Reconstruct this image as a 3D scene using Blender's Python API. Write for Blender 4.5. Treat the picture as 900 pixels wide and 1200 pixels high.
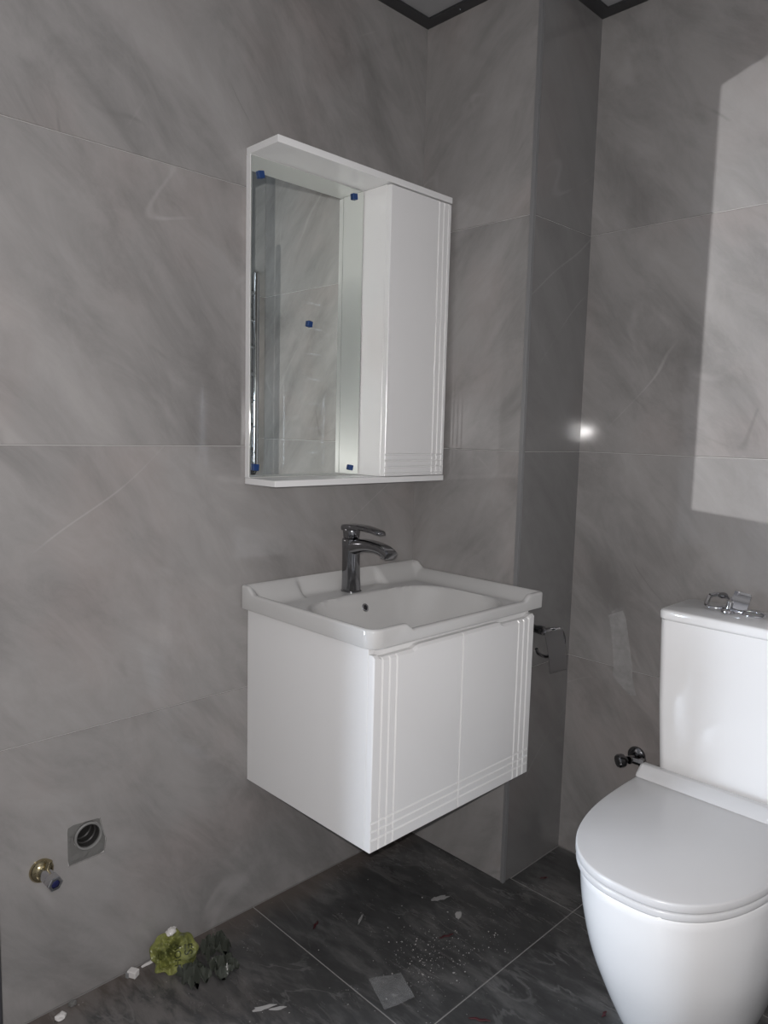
import bpy, bmesh, math, random
from mathutils import Vector, Matrix, noise

for _o in list(bpy.data.objects):
    bpy.data.objects.remove(_o)
S = bpy.context.scene
COL = S.collection
R = random.Random(7)

# ------------------------------------------------------------------ camera
CAM = Vector((1.5127, -1.6196, 1.2438))
RGT = Vector((0.7005, 0.7132, 0.0252)).normalized()
FWD = Vector((-0.7074, 0.6985, -0.1080)).normalized()
UPV = RGT.cross(FWD).normalized()
cd = bpy.data.cameras.new('camera')
cam = bpy.data.objects.new('camera', cd)
COL.objects.link(cam)
cd.sensor_fit = 'VERTICAL'
cd.sensor_height = 36.0
cd.sensor_width = 27.0
cd.lens = 868.4 / 1200 * 36
cd.clip_start = 0.02
M = Matrix((RGT, UPV, -FWD)).transposed().to_4x4()
M.translation = CAM
cam.matrix_world = M
S.camera = cam

# ------------------------------------------------------------------ world, lights, exposure
w = bpy.data.worlds.new('world')
S.world = w
w.use_nodes = True
w.node_tree.nodes['Background'].inputs[0].default_value = (0.55, 0.68, 0.9, 1)
w.node_tree.nodes['Background'].inputs[1].default_value = 0.6
S.view_settings.view_transform = 'Standard'
S.view_settings.look = 'None'
S.view_settings.gamma = 1.0
S.view_settings.use_curve_mapping = False
S.view_settings.exposure = 0.0


def light(name, kind, loc, power, color):
    d = bpy.data.lights.new(name, kind)
    d.energy = power
    d.color = color
    o = bpy.data.objects.new(name, d)
    COL.objects.link(o)
    o.location = loc
    return o, d


# the phone's flash, beside the lens
fl, fd = light('phone_flash', 'POINT', CAM + UPV * 0.028 - RGT * 0.012 - FWD * 0.004, 66.0, (1.0, 0.965, 0.955))
fd.shadow_soft_size = 0.006
# cool daylight from the window of the room beyond the doorway, past the end of the left wall
dl, dd = light('window_daylight', 'AREA', (-1.26, -3.22, 0.86), 96.0, (0.76, 0.86, 1.0))
dd.shape = 'RECTANGLE'
dd.size = 0.55
dd.size_y = 1.2
dl.rotation_euler = (Vector((0.95, 0.1, 0.7)) - dl.location).to_track_quat('-Z', 'Y').to_euler()
# added spot lamp, stand-in for the flash the cabinet mirror throws behind the toilet:
# it hangs just before the mirror; light nodes crop its beam to the patch
ml, md = light('mirror_bounce_standin', 'SPOT', (0.05, -0.43, 1.47), 41.0, (0.97, 0.98, 1.0))
md.spot_size = math.radians(150)
md.spot_blend = 0.0
md.shadow_soft_size = 0.004
ml.rotation_euler = (math.radians(90), 0, 0)       # aims along +Y, local x = world X, local y = world Z


def beam_nodes(ld, dist, sx, sz):
    ld.use_nodes = True
    nt = ld.node_tree
    em = nt.nodes['Emission']
    tc = nt.nodes.new('ShaderNodeTexCoord')
    sp = nt.nodes.new('ShaderNodeSeparateXYZ')
    nt.links.new(tc.outputs['Normal'], sp.inputs[0])

    def m(op, a, b):
        n = nt.nodes.new('ShaderNodeMath')
        n.operation = op
        for i, v in enumerate((a, b)):
            if hasattr(v, 'links'):
                nt.links.new(v, n.inputs[i])
            else:
                n.inputs[i].default_value = v
        return n.outputs[0]
    zz = m('ABSOLUTE', sp.outputs[2], 0.0)
    X = m('ADD', m('MULTIPLY', m('DIVIDE', sp.outputs[0], zz), dist), sx)
    Z = m('ADD', m('MULTIPLY', m('DIVIDE', sp.outputs[1], zz), dist), sz)
    dx = m('SUBTRACT', X, 0.715)
    top = m('ADD', m('MULTIPLY', dx, 0.34), 2.10)
    bot = m('ADD', m('MULTIPLY', dx, -0.086), 1.064)
    k = m('MULTIPLY', m('GREATER_THAN', X, 0.715), m('LESS_THAN', X, 1.30))
    k = m('MULTIPLY', k, m('MULTIPLY', m('LESS_THAN', Z, top), m('GREATER_THAN', Z, bot)))
    nt.links.new(k, em.inputs['Strength'])


beam_nodes(md, 0.281 + 0.43, 0.05, 1.47)

# ------------------------------------------------------------------ helpers


def obj(name, bm, mat, parent=None, smooth=False, normals=True):
    me = bpy.data.meshes.new(name)
    if normals:
        bmesh.ops.recalc_face_normals(bm, faces=bm.faces)
    bm.to_mesh(me)
    bm.free()
    if mat:
        me.materials.append(mat)
    if smooth:
        for p in me.polygons:
            p.use_smooth = True
        try:
            me.set_sharp_from_angle(angle=math.radians(smooth if smooth is not True else 40))
        except Exception:
            pass
    o = bpy.data.objects.new(name, me)
    COL.objects.link(o)
    if parent:
        o.parent = parent
    return o


def tag(o, label, cat, group=None, kind=None):
    o['label'] = label
    o['category'] = cat
    if group:
        o['group'] = group
    if kind:
        o['kind'] = kind
    return o


def thing(name, label, cat, loc=(0, 0, 0), group=None):
    """Empty at the thing's base; the parts keep world coordinates through the inverse."""
    o = bpy.data.objects.new(name, None)
    o.empty_display_size = 0.05
    COL.objects.link(o)
    o.location = loc
    return tag(o, label, cat, group)


def part(name, bm, mat, parent, smooth=False, normals=True):
    """bm given in world coordinates"""
    off = Vector((0, 0, 0))
    q = parent
    while q:
        off += q.location
        q = q.parent
    bmesh.ops.translate(bm, verts=bm.verts, vec=-off)
    return obj(name, bm, mat, parent, smooth, normals)


def struct(o, label=None):
    o['kind'] = 'structure'
    if label:
        o['label'] = label
    return o


def box(bm, x0, x1, y0, y1, z0, z1, bev=0.0, seg=2):
    b = bmesh.new()
    bmesh.ops.create_cube(b, size=1)
    for v in b.verts:
        v.co = Vector((x0 if v.co.x < 0 else x1, y0 if v.co.y < 0 else y1, z0 if v.co.z < 0 else z1))
    if bev:
        bmesh.ops.bevel(b, geom=b.edges[:], offset=bev, segments=seg, profile=0.5, affect='EDGES')
    merge(bm, b)
    return bm


def merge(bm, b, mtx=None):
    if mtx is not None:
        bmesh.ops.transform(b, matrix=mtx, verts=b.verts)
    mp = {v: bm.verts.new(v.co) for v in b.verts}
    for f in b.faces:
        try:
            bm.faces.new([mp[v] for v in f.verts])
        except ValueError:
            pass
    b.free()


def nb(x0, x1, y0, y1, z0, z1, bev=0.0, seg=2):
    return box(bmesh.new(), x0, x1, y0, y1, z0, z1, bev, seg)


def loft(bm, rings, cap0=True, cap1=True, closed=True):
    vs = [[bm.verts.new(p) for p in r] for r in rings]
    n = len(vs[0])
    for a, b in zip(vs[:-1], vs[1:]):
        for i in range(n if closed else n - 1):
            j = (i + 1) % n
            bm.faces.new((a[i], a[j], b[j], b[i]))
    if cap0:
        bm.faces.new(vs[0][::-1])
    if cap1:
        bm.faces.new(vs[-1])
    return bm


def frame_of(d):
    d = Vector(d).normalized()
    a = Vector((0, 0, 1)) if abs(d.z) < 0.9 else Vector((1, 0, 0))
    u = d.cross(a).normalized()
    return u, d.cross(u).normalized()


def lathe(bm, prof, origin, axis=(0, 0, 1), seg=32, cap=True):
    """prof: list of (radius, distance along axis)"""
    ax = Vector(axis).normalized()
    u, v = frame_of(ax)
    o = Vector(origin)
    rings = []
    for r, h in prof:
        r = max(r, 1e-5)
        rings.append([o + ax * h + (u * math.cos(2 * math.pi * i / seg) + v * math.sin(2 * math.pi * i / seg)) * r
                      for i in range(seg)])
    return loft(bm, rings, cap, cap)


def tube(bm, pts, r, seg=12, rad=None):
    pts = [Vector(p) for p in pts]
    rings = []
    u = None
    for i, p in enumerate(pts):
        d = (pts[min(i + 1, len(pts) - 1)] - pts[max(i - 1, 0)]).normalized()
        if u is None:
            u, v = frame_of(d)
        else:
            u = (u - d * u.dot(d)).normalized()
            v = d.cross(u)
        rr = rad[i] if rad else r
        rings.append([p + (u * math.cos(2 * math.pi * k / seg) + v * math.sin(2 * math.pi * k / seg)) * rr
                      for k in range(seg)])
    return loft(bm, rings)


def smooth_path(pts, n=6):
    """Catmull-Rom"""
    P = [Vector(p) for p in pts]
    P = [P[0] * 2 - P[1]] + P + [P[-1] * 2 - P[-2]]
    out = []
    for i in range(1, len(P) - 2):
        for k in range(n):
            t = k / n
            a, b, c, d = P[i - 1], P[i], P[i + 1], P[i + 2]
            out.append(0.5 * ((2 * b) + (c - a) * t + (2 * a - 5 * b + 4 * c - d) * t * t + (3 * b - a - 3 * c + d) * t ** 3))
    out.append(P[-2])
    return out


def rrect(cx, cy, hw, hh, r, n=5):
    """rounded rectangle outline in 2D, counter-clockwise"""
    out = []
    for (sx, sy, a0) in ((1, 1, 0), (-1, 1, 90), (-1, -1, 180), (1, -1, 270)):
        for k in range(n + 1):
            a = math.radians(a0 + 90 * k / n)
            out.append((cx + sx * (hw - r) + r * math.cos(a), cy + sy * (hh - r) + r * math.sin(a)))
    return out


def sstep(t):
    t = max(0.0, min(1.0, t))
    return t * t * (3 - 2 * t)


# ------------------------------------------------------------------ materials


def mat(name, color, rough=0.5, metal=0.0, **kw):
    m = bpy.data.materials.new(name)
    m.use_nodes = True
    b = m.node_tree.nodes['Principled BSDF']
    b.inputs['Base Color'].default_value = (*color, 1)
    b.inputs['Roughness'].default_value = rough
    b.inputs['Metallic'].default_value = metal
    for k, v in kw.items():
        b.inputs[k].default_value = v
    return m


class N:
    """small node helper"""

    def __init__(s, m):
        s.nt = m.node_tree
        s.b = s.nt.nodes['Principled BSDF']

    def new(s, t, **kw):
        n = s.nt.nodes.new(t)
        for k, v in kw.items():
            setattr(n, k, v)
        return n

    def put(s, sock, v):
        if hasattr(v, 'links'):
            s.nt.links.new(v, sock)
        else:
            sock.default_value = v

    def math(s, op, a, b=0.0, clamp=False):
        n = s.new('ShaderNodeMath', operation=op, use_clamp=clamp)
        s.put(n.inputs[0], a)
        s.put(n.inputs[1], b)
        return n.outputs[0]

    def vmath(s, op, a, b):
        n = s.new('ShaderNodeVectorMath', operation=op)
        s.put(n.inputs[0], a)
        s.put(n.inputs[1], b)
        return n.outputs[0]

    def noise(s, vec, scale, detail=4.0, rough=0.55, dist=0.0):
        n = s.new('ShaderNodeTexNoise')
        s.put(n.inputs['Vector'], vec)
        n.inputs['Scale'].default_value = scale
        n.inputs['Detail'].default_value = detail
        n.inputs['Roughness'].default_value = rough
        n.inputs['Distortion'].default_value = dist
        return n.outputs['Fac']

    def mapping(s, vec, rot=(0, 0, 0), scale=(1, 1, 1), loc=(0, 0, 0)):
        n = s.new('ShaderNodeMapping')
        s.put(n.inputs['Vector'], vec)
        n.inputs['Rotation'].default_value = rot
        n.inputs['Scale'].default_value = scale
        n.inputs['Location'].default_value = loc
        return n.outputs[0]

    def ramp(s, fac, stops):
        n = s.new('ShaderNodeValToRGB')
        s.put(n.inputs[0], fac)
        e = n.color_ramp.elements
        while len(e) < len(stops):
            e.new(0.5)
        for i, (p, c) in enumerate(stops):
            e[i].position = p
            e[i].color = (*c, 1) if len(c) == 3 else c
        return n.outputs[0]

    def mix(s, fac, a, b, mode='MIX'):
        n = s.new('ShaderNodeMix', data_type='RGBA', blend_type=mode)
        s.put(n.inputs[0], fac)
        s.put(n.inputs[6], a)
        s.put(n.inputs[7], b)
        return n.outputs[2]

    def smooth(s, v, a, b):
        n = s.new('ShaderNodeMapRange', interpolation_type='SMOOTHSTEP')
        s.put(n.inputs['Value'], v)
        n.inputs['From Min'].default_value = a
        n.inputs['From Max'].default_value = b
        return n.outputs['Result']


def g3(v):
    return (v, v, v)


def marble(name, lo, hi, vein, rough=0.065, flip=1.0):
    """grey stone-look porcelain: diagonal clouds, thin pale veins and a few dark hair cracks;
    tile coordinates: local x along the wall, local z up"""
    m = mat(name, hi, rough)
    k = N(m)
    tc = k.new('ShaderNodeTexCoord')
    oi = k.new('ShaderNodeObjectInfo')
    off = k.vmath('SCALE', oi.outputs['Location'], (0, 0, 0))
    sc = off.node
    sc.inputs['Scale'].default_value = 3.7
    co = k.vmath('ADD', tc.outputs['Object'], off)
    d1 = k.vmath('MULTIPLY', k.mapping(co, rot=(0, flip * math.radians(-50), 0)), (0.62, 1, 1.5))
    d2 = k.vmath('MULTIPLY', k.mapping(co, rot=(0, flip * math.radians(38), 0)), (0.6, 1, 2.0))
    big = k.noise(d1, 2.3, 6, 0.55, 0.9)
    fine = k.noise(d1, 6.5, 9, 0.72, 0.6)
    cloud = k.math('ADD', k.math('MULTIPLY', big, 0.6), k.math('MULTIPLY', fine, 0.4))
    base = k.ramp(cloud, [(0.34, lo), (0.5, tuple((a * 0.42 + b * 0.58) for a, b in zip(lo, hi))), (0.66, hi)])
    # warm blotches
    warm = k.smooth(k.noise(co, 2.3, 3, 0.5), 0.48, 0.7)
    base = k.mix(k.math('MULTIPLY', warm, 0.55), base, k.mix(1.0, base, (1.07, 0.985, 0.965, 1), 'MULTIPLY'))
    # pale veins: thin bands where a noise crosses its middle value, broken by a patch mask
    v1 = k.math('ABSOLUTE', k.math('SUBTRACT', k.noise(d2, 1.25, 2, 0.4, 0.1), 0.5))
    v1 = k.math('SUBTRACT', 1.0, k.smooth(v1, 0.0, 0.005))
    v1 = k.math('MULTIPLY', v1, k.smooth(k.noise(co, 2.8, 3, 0.5), 0.51, 0.66))
    v2 = k.math('ABSOLUTE', k.math('SUBTRACT', k.noise(d1, 1.9, 3, 0.45, 0.2), 0.47))
    v2 = k.math('SUBTRACT', 1.0, k.smooth(v2, 0.0, 0.012))
    v2 = k.math('MULTIPLY', v2, k.smooth(k.noise(co, 3.9, 3, 0.5), 0.5, 0.68))
    base = k.mix(k.math('MULTIPLY', v1, 0.27), base, (*vein, 1))
    base = k.mix(k.math('MULTIPLY', v2, 0.16), base, (*vein, 1))
    cr = k.math('ABSOLUTE', k.math('SUBTRACT', k.noise(d1, 1.3, 2, 0.4, 0.1), 0.53))
    cr = k.math('SUBTRACT', 1.0, k.smooth(cr, 0.0, 0.004))
    cr = k.math('MULTIPLY', cr, k.smooth(k.noise(co, 4.1, 2, 0.5), 0.58, 0.66))
    base = k.mix(k.math('MULTIPLY', cr, 0.22), base, (*[c * 0.45 for c in lo], 1))
    k.put(k.b.inputs['Base Color'], base)
    k.put(k.b.inputs['Roughness'], k.math('ADD', rough - 0.02, k.math('MULTIPLY', fine, 0.05)))
    return m


WT_LO, WT_HI, WT_V = (0.175, 0.168, 0.163), (0.325, 0.312, 0.304), (0.50, 0.485, 0.47)
M_WALL_D = None
M_WALL = marble('grey_marble_tile', WT_LO, WT_HI, WT_V)
M_WALL_F = marble('grey_marble_tile_mirrored', WT_LO, WT_HI, WT_V, flip=-1.0)
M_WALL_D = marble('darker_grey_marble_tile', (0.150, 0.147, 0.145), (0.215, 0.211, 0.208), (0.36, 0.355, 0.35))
M_GROUT = mat('light_grout', (0.42, 0.41, 0.40), 0.9)
M_MORTAR = mat('mortar', (0.13, 0.128, 0.122), 0.95)


def floor_material():
    m = mat('dark_stone_floor', (0.06, 0.06, 0.06), 0.3)
    k = N(m)
    geo = k.new('ShaderNodeNewGeometry')
    co = geo.outputs['Position']
    d = k.mapping(co, rot=(0, 0, math.radians(-25)), scale=(0.9, 2.4, 1))
    n1 = k.noise(d, 3.2, 7, 0.62, 0.9)
    n2 = k.noise(d, 13, 6, 0.65, 0.4)
    c = k.math('ADD', k.math('MULTIPLY', n1, 0.65), k.math('MULTIPLY', n2, 0.35))
    base = k.ramp(c, [(0.34, g3(0.036)), (0.5, g3(0.058)), (0.66, (0.130, 0.127, 0.125))])
    # pale stone veins
    v = k.math('ABSOLUTE', k.math('SUBTRACT', k.noise(d, 2.0, 6, 0.6, 1.2), 0.5))
    v = k.math('SUBTRACT', 1.0, k.smooth(v, 0.0, 0.02))
    v = k.math('MULTIPLY', v, k.smooth(k.noise(co, 4.0, 3, 0.5), 0.45, 0.65))
    base = k.mix(k.math('MULTIPLY', v, 0.45), base, (0.19, 0.187, 0.185, 1))
    # building dust, wiped into streaks
    w1 = k.mapping(co, rot=(0, 0, math.radians(38)), scale=(1.2, 5, 1))
    dm = k.math('MULTIPLY', k.smooth(k.noise(w1, 5.0, 6, 0.7, 0.5), 0.5, 0.75), k.smooth(k.noise(co, 3.1, 3, 0.6), 0.42, 0.7))
    base = k.mix(k.math('MULTIPLY', dm, 0.65), base, (0.20, 0.19, 0.182, 1))
    # brown plaster dust swept along the foot of the left wall
    sx = k.new('ShaderNodeSeparateXYZ')
    k.put(sx.inputs[0], co)
    edge = k.math('ADD', sx.outputs[0], k.math('MULTIPLY', k.noise(co, 9, 5, 0.6), -0.12))
    near = k.math('SUBTRACT', 1.0, k.smooth(edge, -0.06, 0.045))
    base = k.mix(k.math('MULTIPLY', near, 0.6), base, (0.125, 0.098, 0.082, 1))
    # dirty footing by the doorway end
    dirty = k.math('SUBTRACT', 1.0, k.smooth(k.math('ADD', sx.outputs[1], k.math('MULTIPLY', k.noise(co, 6, 5, 0.6), 0.5)), -0.75, -0.35))
    base = k.mix(k.math('MULTIPLY', k.math('MULTIPLY', dirty, k.smooth(n2, 0.36, 0.6)), 0.6), base, (0.16, 0.145, 0.138, 1))
    # speckles of plaster
    vo = k.new('ShaderNodeTexVoronoi')
    k.put(vo.inputs['Vector'], co)
    vo.inputs['Scale'].default_value = 95
    sp = k.math('MULTIPLY', k.math('LESS_THAN', vo.outputs['Distance'], 0.16), k.smooth(k.noise(co, 6.5, 3, 0.6), 0.56, 0.66))
    base = k.mix(k.math('MULTIPLY', sp, 0.55), base, (0.4, 0.39, 0.38, 1))
    k.put(k.b.inputs['Base Color'], base)
    k.put(k.b.inputs['Roughness'], k.math('ADD', 0.24, k.math('MULTIPLY', dm, 0.3)))
    return m


M_FLOOR = floor_material()
M_WHITE = mat('white_lacquer', (0.75, 0.745, 0.74), 0.27)
M_CERAMIC = mat('white_ceramic', (0.88, 0.88, 0.88), 0.07)
M_BASIN = mat('greyish_ceramic', (0.53, 0.525, 0.515), 0.06)
M_SEAT = mat('white_duroplast', (0.64, 0.64, 0.645), 0.28)
M_CHROME = mat('chrome', (0.62, 0.62, 0.64), 0.06, 1.0)
M_DCHROME = mat('dark_chrome', (0.27, 0.27, 0.28), 0.07, 1.0)
M_BRASS = mat('brass', (0.46, 0.39, 0.24), 0.12, 1.0)
M_STEEL = mat('brushed_steel', (0.42, 0.42, 0.43), 0.32, 1.0)
M_BLACK = mat('black_void', (0.012, 0.012, 0.014), 0.6)
M_BLUEHOLE = mat('blue_plug', (0.012, 0.014, 0.07), 0.4)
M_BLUE = mat('blue_foam', (0.004, 0.036, 0.15), 0.6)
M_PVC = mat('grey_pvc', (0.19, 0.188, 0.182), 0.45)
M_TRIM = mat('grey_trim', (0.17, 0.17, 0.172), 0.4, 0.0)
M_DTRIM = mat('dark_trim', (0.030, 0.030, 0.032), 0.45)
M_CEIL = mat('gloss_ceiling', (0.27, 0.27, 0.275), 0.06)
M_PAINT = mat('grey_paint', (0.30, 0.30, 0.30), 0.8)
M_MIRROR = mat('mirror_glass', (0.80, 0.835, 0.795), 0.0, 1.0)
M_EDGE = mat('mirror_edge', (0.30, 0.36, 0.34), 0.2)
M_GLASS = mat('window_glass', (0.9, 0.95, 1.0), 0.02, 0.0, **{'Transmission Weight': 1.0})
M_CASING = mat('dark_casing', (0.045, 0.045, 0.05), 0.4)

# ------------------------------------------------------------------ the room shell
YB, WB, H = 0.2815, 0.3815, 2.3734     # back wall, width of the boxed-in corner, ceiling height
J = 0.0022                             # joint
ROWS = [0.0, 0.6, 1.2, 1.8, H]


def wall_tile_mesh(wd, ht, th=0.009, bev=0.0011):
    """x along the wall, z up, face towards -y at y=0; origin at the lower left corner"""
    b = bmesh.new()
    o = [(0, th, 0), (wd, th, 0), (wd, th, ht), (0, th, ht)]
    m1 = [(0, bev, 0), (wd, bev, 0), (wd, bev, ht), (0, bev, ht)]
    f = [(bev, 0, bev), (wd - bev, 0, bev), (wd - bev, 0, ht - bev), (bev, 0, ht - bev)]
    loft(b, [[Vector(p) for p in r] for r in (o, m1, f)], True, True)
    return b


def tile_wall(wall, x0, x1, place, material, rows=ROWS, cuts=None):
    """one tile object per course; place(u) -> (location, rotation z)"""
    cuts = cuts or [x0, x1]
    out = []
    cache = {}
    for a, c in zip(cuts[:-1], cuts[1:]):
        for z0, z1 in zip(rows[:-1], rows[1:]):
            key = (round(c - a, 4), round(z1 - z0, 4))
            if key not in cache:
                bm = wall_tile_mesh(c - a - J, z1 - z0 - J)
                o = obj('tile', bm, material, wall)
                cache[key] = o.data
            else:
                o = bpy.data.objects.new('tile', cache[key])
                COL.objects.link(o)
                o.parent = wall
            loc, rz = place(a + J / 2)
            o.location = (loc[0], loc[1], z0 + J / 2)
            o.rotation_euler = (0, 0, rz)
            out.append(o)
    return out


PI = math.pi
# left wall: face at X=0 towards +X.  local -y -> world +X : rotate by +90 deg, local x -> world +Y
LW0, LW1 = -1.18, 0.004
wl = struct(obj('wall_left', nb(-0.11, -0.003, LW0, YB + 0.1, 0, H), M_GROUT), 'left wall of large grey marble-look tiles')
left_tiles = tile_wall(wl, LW0, LW1, lambda u: ((0, u), PI / 2), M_WALL)
# front face of the boxed-in corner: Y=0 towards -Y
wc = struct(obj('wall_column', nb(-0.003, WB - 0.003, 0.003, YB + 0.1, 0, H), M_GROUT), 'boxed-in tiled corner beside the vanity')
tile_wall(wc, 0, WB, lambda u: ((u, 0), 0), M_WALL_F, cuts=[-0.004, WB - 0.0090])
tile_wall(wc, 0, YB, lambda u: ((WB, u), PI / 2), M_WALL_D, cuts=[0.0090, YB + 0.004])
# back wall: Y=YB towards -Y
wbk = struct(obj('wall_back', nb(WB - 0.01, 2.32, YB + 0.003, YB + 0.1, 0, H), M_GROUT), 'back wall behind the toilet in grey marble-look tiles')
tile_wall(wbk, WB, 2.3, lambda u: ((u, YB), 0), M_WALL, cuts=[WB - 0.004, 1.212])
# short right wall with the towel radiator: X=1.225 towards -X
wr = struct(obj('wall_right', nb(1.211, 2.3, -0.06, YB + 0.003, 0, H), M_GROUT), 'short right wall carrying the towel radiator')
tile_wall(wr, 0, 0, lambda u: ((1.208, -u), -PI / 2), M_WALL, cuts=[-YB, 0.0685])
tile_wall(wr, 0, 0, lambda u: ((u, -0.0695), 0), M_WALL, cuts=[1.208, 1.76, 2.3])
# the rest of the flat around the doorway, out of the picture
struct(obj('wall_far_right', nb(2.3, 2.4, -3.4, -0.06, 0, H), M_PAINT))
struct(obj('wall_hall', nb(-1.8, -0.11, LW0 - 0.06, LW0 + 0.04, 0, H), M_PAINT))
struct(obj('wall_far_left', nb(-1.9, -1.8, -3.3, LW0, 0, H), M_PAINT))
bm = bmesh.new()
for a in ((-1.9, -1.59, 0, H), (-0.93, 2.4, 0, H), (-1.59, -0.93, 0, 0.20), (-1.59, -0.93, 1.52, H)):
    box(bm, a[0], a[1], -3.4, -3.3, a[2], a[3])
struct(obj('wall_rear', bm, M_PAINT))
bm = bmesh.new()
for a in ((-1.59, -1.54, 0.20, 1.52), (-0.98, -0.93, 0.20, 1.52), (-1.54, -0.98, 0.20, 0.25), (-1.54, -0.98, 1.47, 1.52), (-1.28, -1.24, 0.25, 1.47)):
    box(bm, a[0], a[1], -3.38, -3.31, a[2], a[3])
win = struct(obj('window_1', bm, M_WHITE), 'white framed window of the room beyond the doorway')
for x0, x1 in ((-1.54, -1.28), (-1.24, -0.98)):
    obj('pane', nb(x0, x1, -3.35, -3.344, 0.25, 1.47), M_GLASS, win)

# floor: concrete bed with the grout, square tiles on it
fb = bmesh.new()
box(fb, -1.9, 2.4, -3.4, YB + 0.1, -0.12, -0.0012)
fl_o = struct(obj('floor', fb, mat('floor_grout', (0.27, 0.262, 0.255), 0.9)), 'dark grey stone-look tiled floor with pale joints')
FX = [0.0, 0.5805, 1.1805, 1.7805, 2.3]
FY = [-3.3, -2.97, -2.37, -1.77, -1.17, -0.57, 0.036, YB]
fcache = {}


def floor_tile(x0, x1, y0, y1):
    key = (round(x1 - x0, 3), round(y1 - y0, 3))
    if key not in fcache:
        b = bmesh.new()
        wx, wy, bv = x1 - x0 - 0.003, y1 - y0 - 0.003, 0.0006
        r0 = [(0, 0, -0.01), (wx, 0, -0.01), (wx, wy, -0.01), (0, wy, -0.01)]
        r1 = [(0, 0, -bv), (wx, 0, -bv), (wx, wy, -bv), (0, wy, -bv)]
        r2 = [(bv, bv, 0), (wx - bv, bv, 0), (wx - bv, wy - bv, 0), (bv, wy - bv, 0)]
        loft(b, [[Vector(p) for p in r] for r in (r0, r1, r2)])
        o = obj('tile', b, M_FLOOR, fl_o)
        fcache[key] = o.data
    else:
        o = bpy.data.objects.new('tile', fcache[key])
        COL.objects.link(o)
        o.parent = fl_o
    o.location = (x0 + 0.0015, y0 + 0.0015, 0)


for x0, x1 in zip(FX[:-1], FX[1:]):
    for y0, y1 in zip(FY[:-1], FY[1:]):
        if y1 > 0.2 and x0 < 0.1:
            x0 = WB                       # cut around the boxed-in corner
        if y1 > 0.0 and x1 > 1.2:
            continue
        floor_tile(x0, x1, y0, y1)
for i in range(3):
    floor_tile(-1.8 + 0.6 * i, -1.2 + 0.6 * i, -1.82, -1.24)

struct(obj('ceiling', nb(-1.9, 2.4, -3.4, YB + 0.1, H, H + 0.1), M_CEIL), 'glossy grey stretch ceiling')
# dark shadow-gap profile around the ceiling edge
T = 0.036
trims = [nb(0.0, T, LW0, 0.0, H - 0.006, H), nb(T, WB, -T, 0.0, H - 0.006, H),
         nb(WB, WB + T, -T, YB, H - 0.006, H), nb(WB + T, 1.208, YB - T, YB, H - 0.006, H)]
for i, b in enumerate(trims):
    struct(obj('trim_%d' % (i + 1), b, M_DTRIM), 'dark profile along the ceiling edge')
# metal corner profile on the arris of the boxed-in corner
bm = bmesh.new()
box(bm, WB - 0.0100, WB + 0.0012, -0.0012, 0.004, 0, H - 0.006, 0.0006, 1)
box(bm, WB - 0.004, WB + 0.0012, 0.0042, 0.0100, 0, H - 0.006, 0.0006, 1)
struct(obj('trim_5', bm, M_TRIM), 'grey metal corner profile on the tiled box')
# dark casing of the doorway at the near end of the left wall
struct(obj('trim_6', nb(-0.125, 0.012, LW0 - 0.075, LW0 - 0.002, 0, 2.1, 0.002, 1), M_CASING), 'dark doorway casing')

# ------------------------------------------------------------------ drain outlet cut into the lowest left tile
POLY = [(-1.042, 0.392), (-1.030, 0.396), (-0.971, 0.392), (-0.967, 0.371), (-0.958, 0.338), (-0.963, 0.308), (-1.042, 0.306)]
DC = Vector((0, -0.999, 0.362))


def boolean(target, cutter_bm):
    c = obj('cutter', cutter_bm, None)
    m = target.modifiers.new('b', 'BOOLEAN')
    m.operation = 'DIFFERENCE'
    m.object = c
    m.solver = 'EXACT'
    bpy.context.view_layer.update()
    dg = bpy.context.evaluated_depsgraph_get()
    me = bpy.data.meshes.new_from_object(target.evaluated_get(dg))
    target.modifiers.clear()
    target.data = me
    me.name = target.name
    cm = c.data
    bpy.data.objects.remove(c)
    bpy.data.meshes.remove(cm)


lt = left_tiles[0]
bm = loft(bmesh.new(), [[Vector((x, y, z)) for y, z in POLY] for x in (-0.05, 0.03)])
boolean(lt, bm)
boolean(wl, lathe(bmesh.new(), [(0.0285, -0.10), (0.0285, 0.05)], DC, (1, 0, 0), 40))
dr = thing('drain_outlet', 'open grey plastic drain pipe set in a square cut-out of the tile', 'drain pipe', (-0.0028, DC.y, DC.z))
bm = bmesh.new()
lathe(bm, [(0.0275, -0.095), (0.0282, -0.01), (0.0300, 0.004), (0.0305, 0.007), (0.0285, 0.009), (0.0255, 0.008), (0.0245, 0.002),
           (0.0245, -0.02)],
      (-0.003, DC.y, DC.z), (1, 0, 0), 40, False)
part('pipe_socket', bm, M_PVC, dr, 35)
bm = bmesh.new()
lathe(bm, [(0.0250, 0.0035), (0.0242, 0.0045), (0.0236, 0.002), (0.0236, -0.012), (0.0215, -0.014), (0.0215, -0.020), (0.0236, -0.022), (0.0236, -0.034), (0.0215, -0.036),
           (0.0205, -0.085), (0.0, -0.086)], (-0.003, DC.y, DC.z), (1, 0, 0), 40, False)
o = part('rubber_seal', bm, mat('dark_rubber', (0.035, 0.034, 0.033), 0.4), dr, 35)
o['label'] = 'dark ribbed rubber seal inside the pipe'
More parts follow.
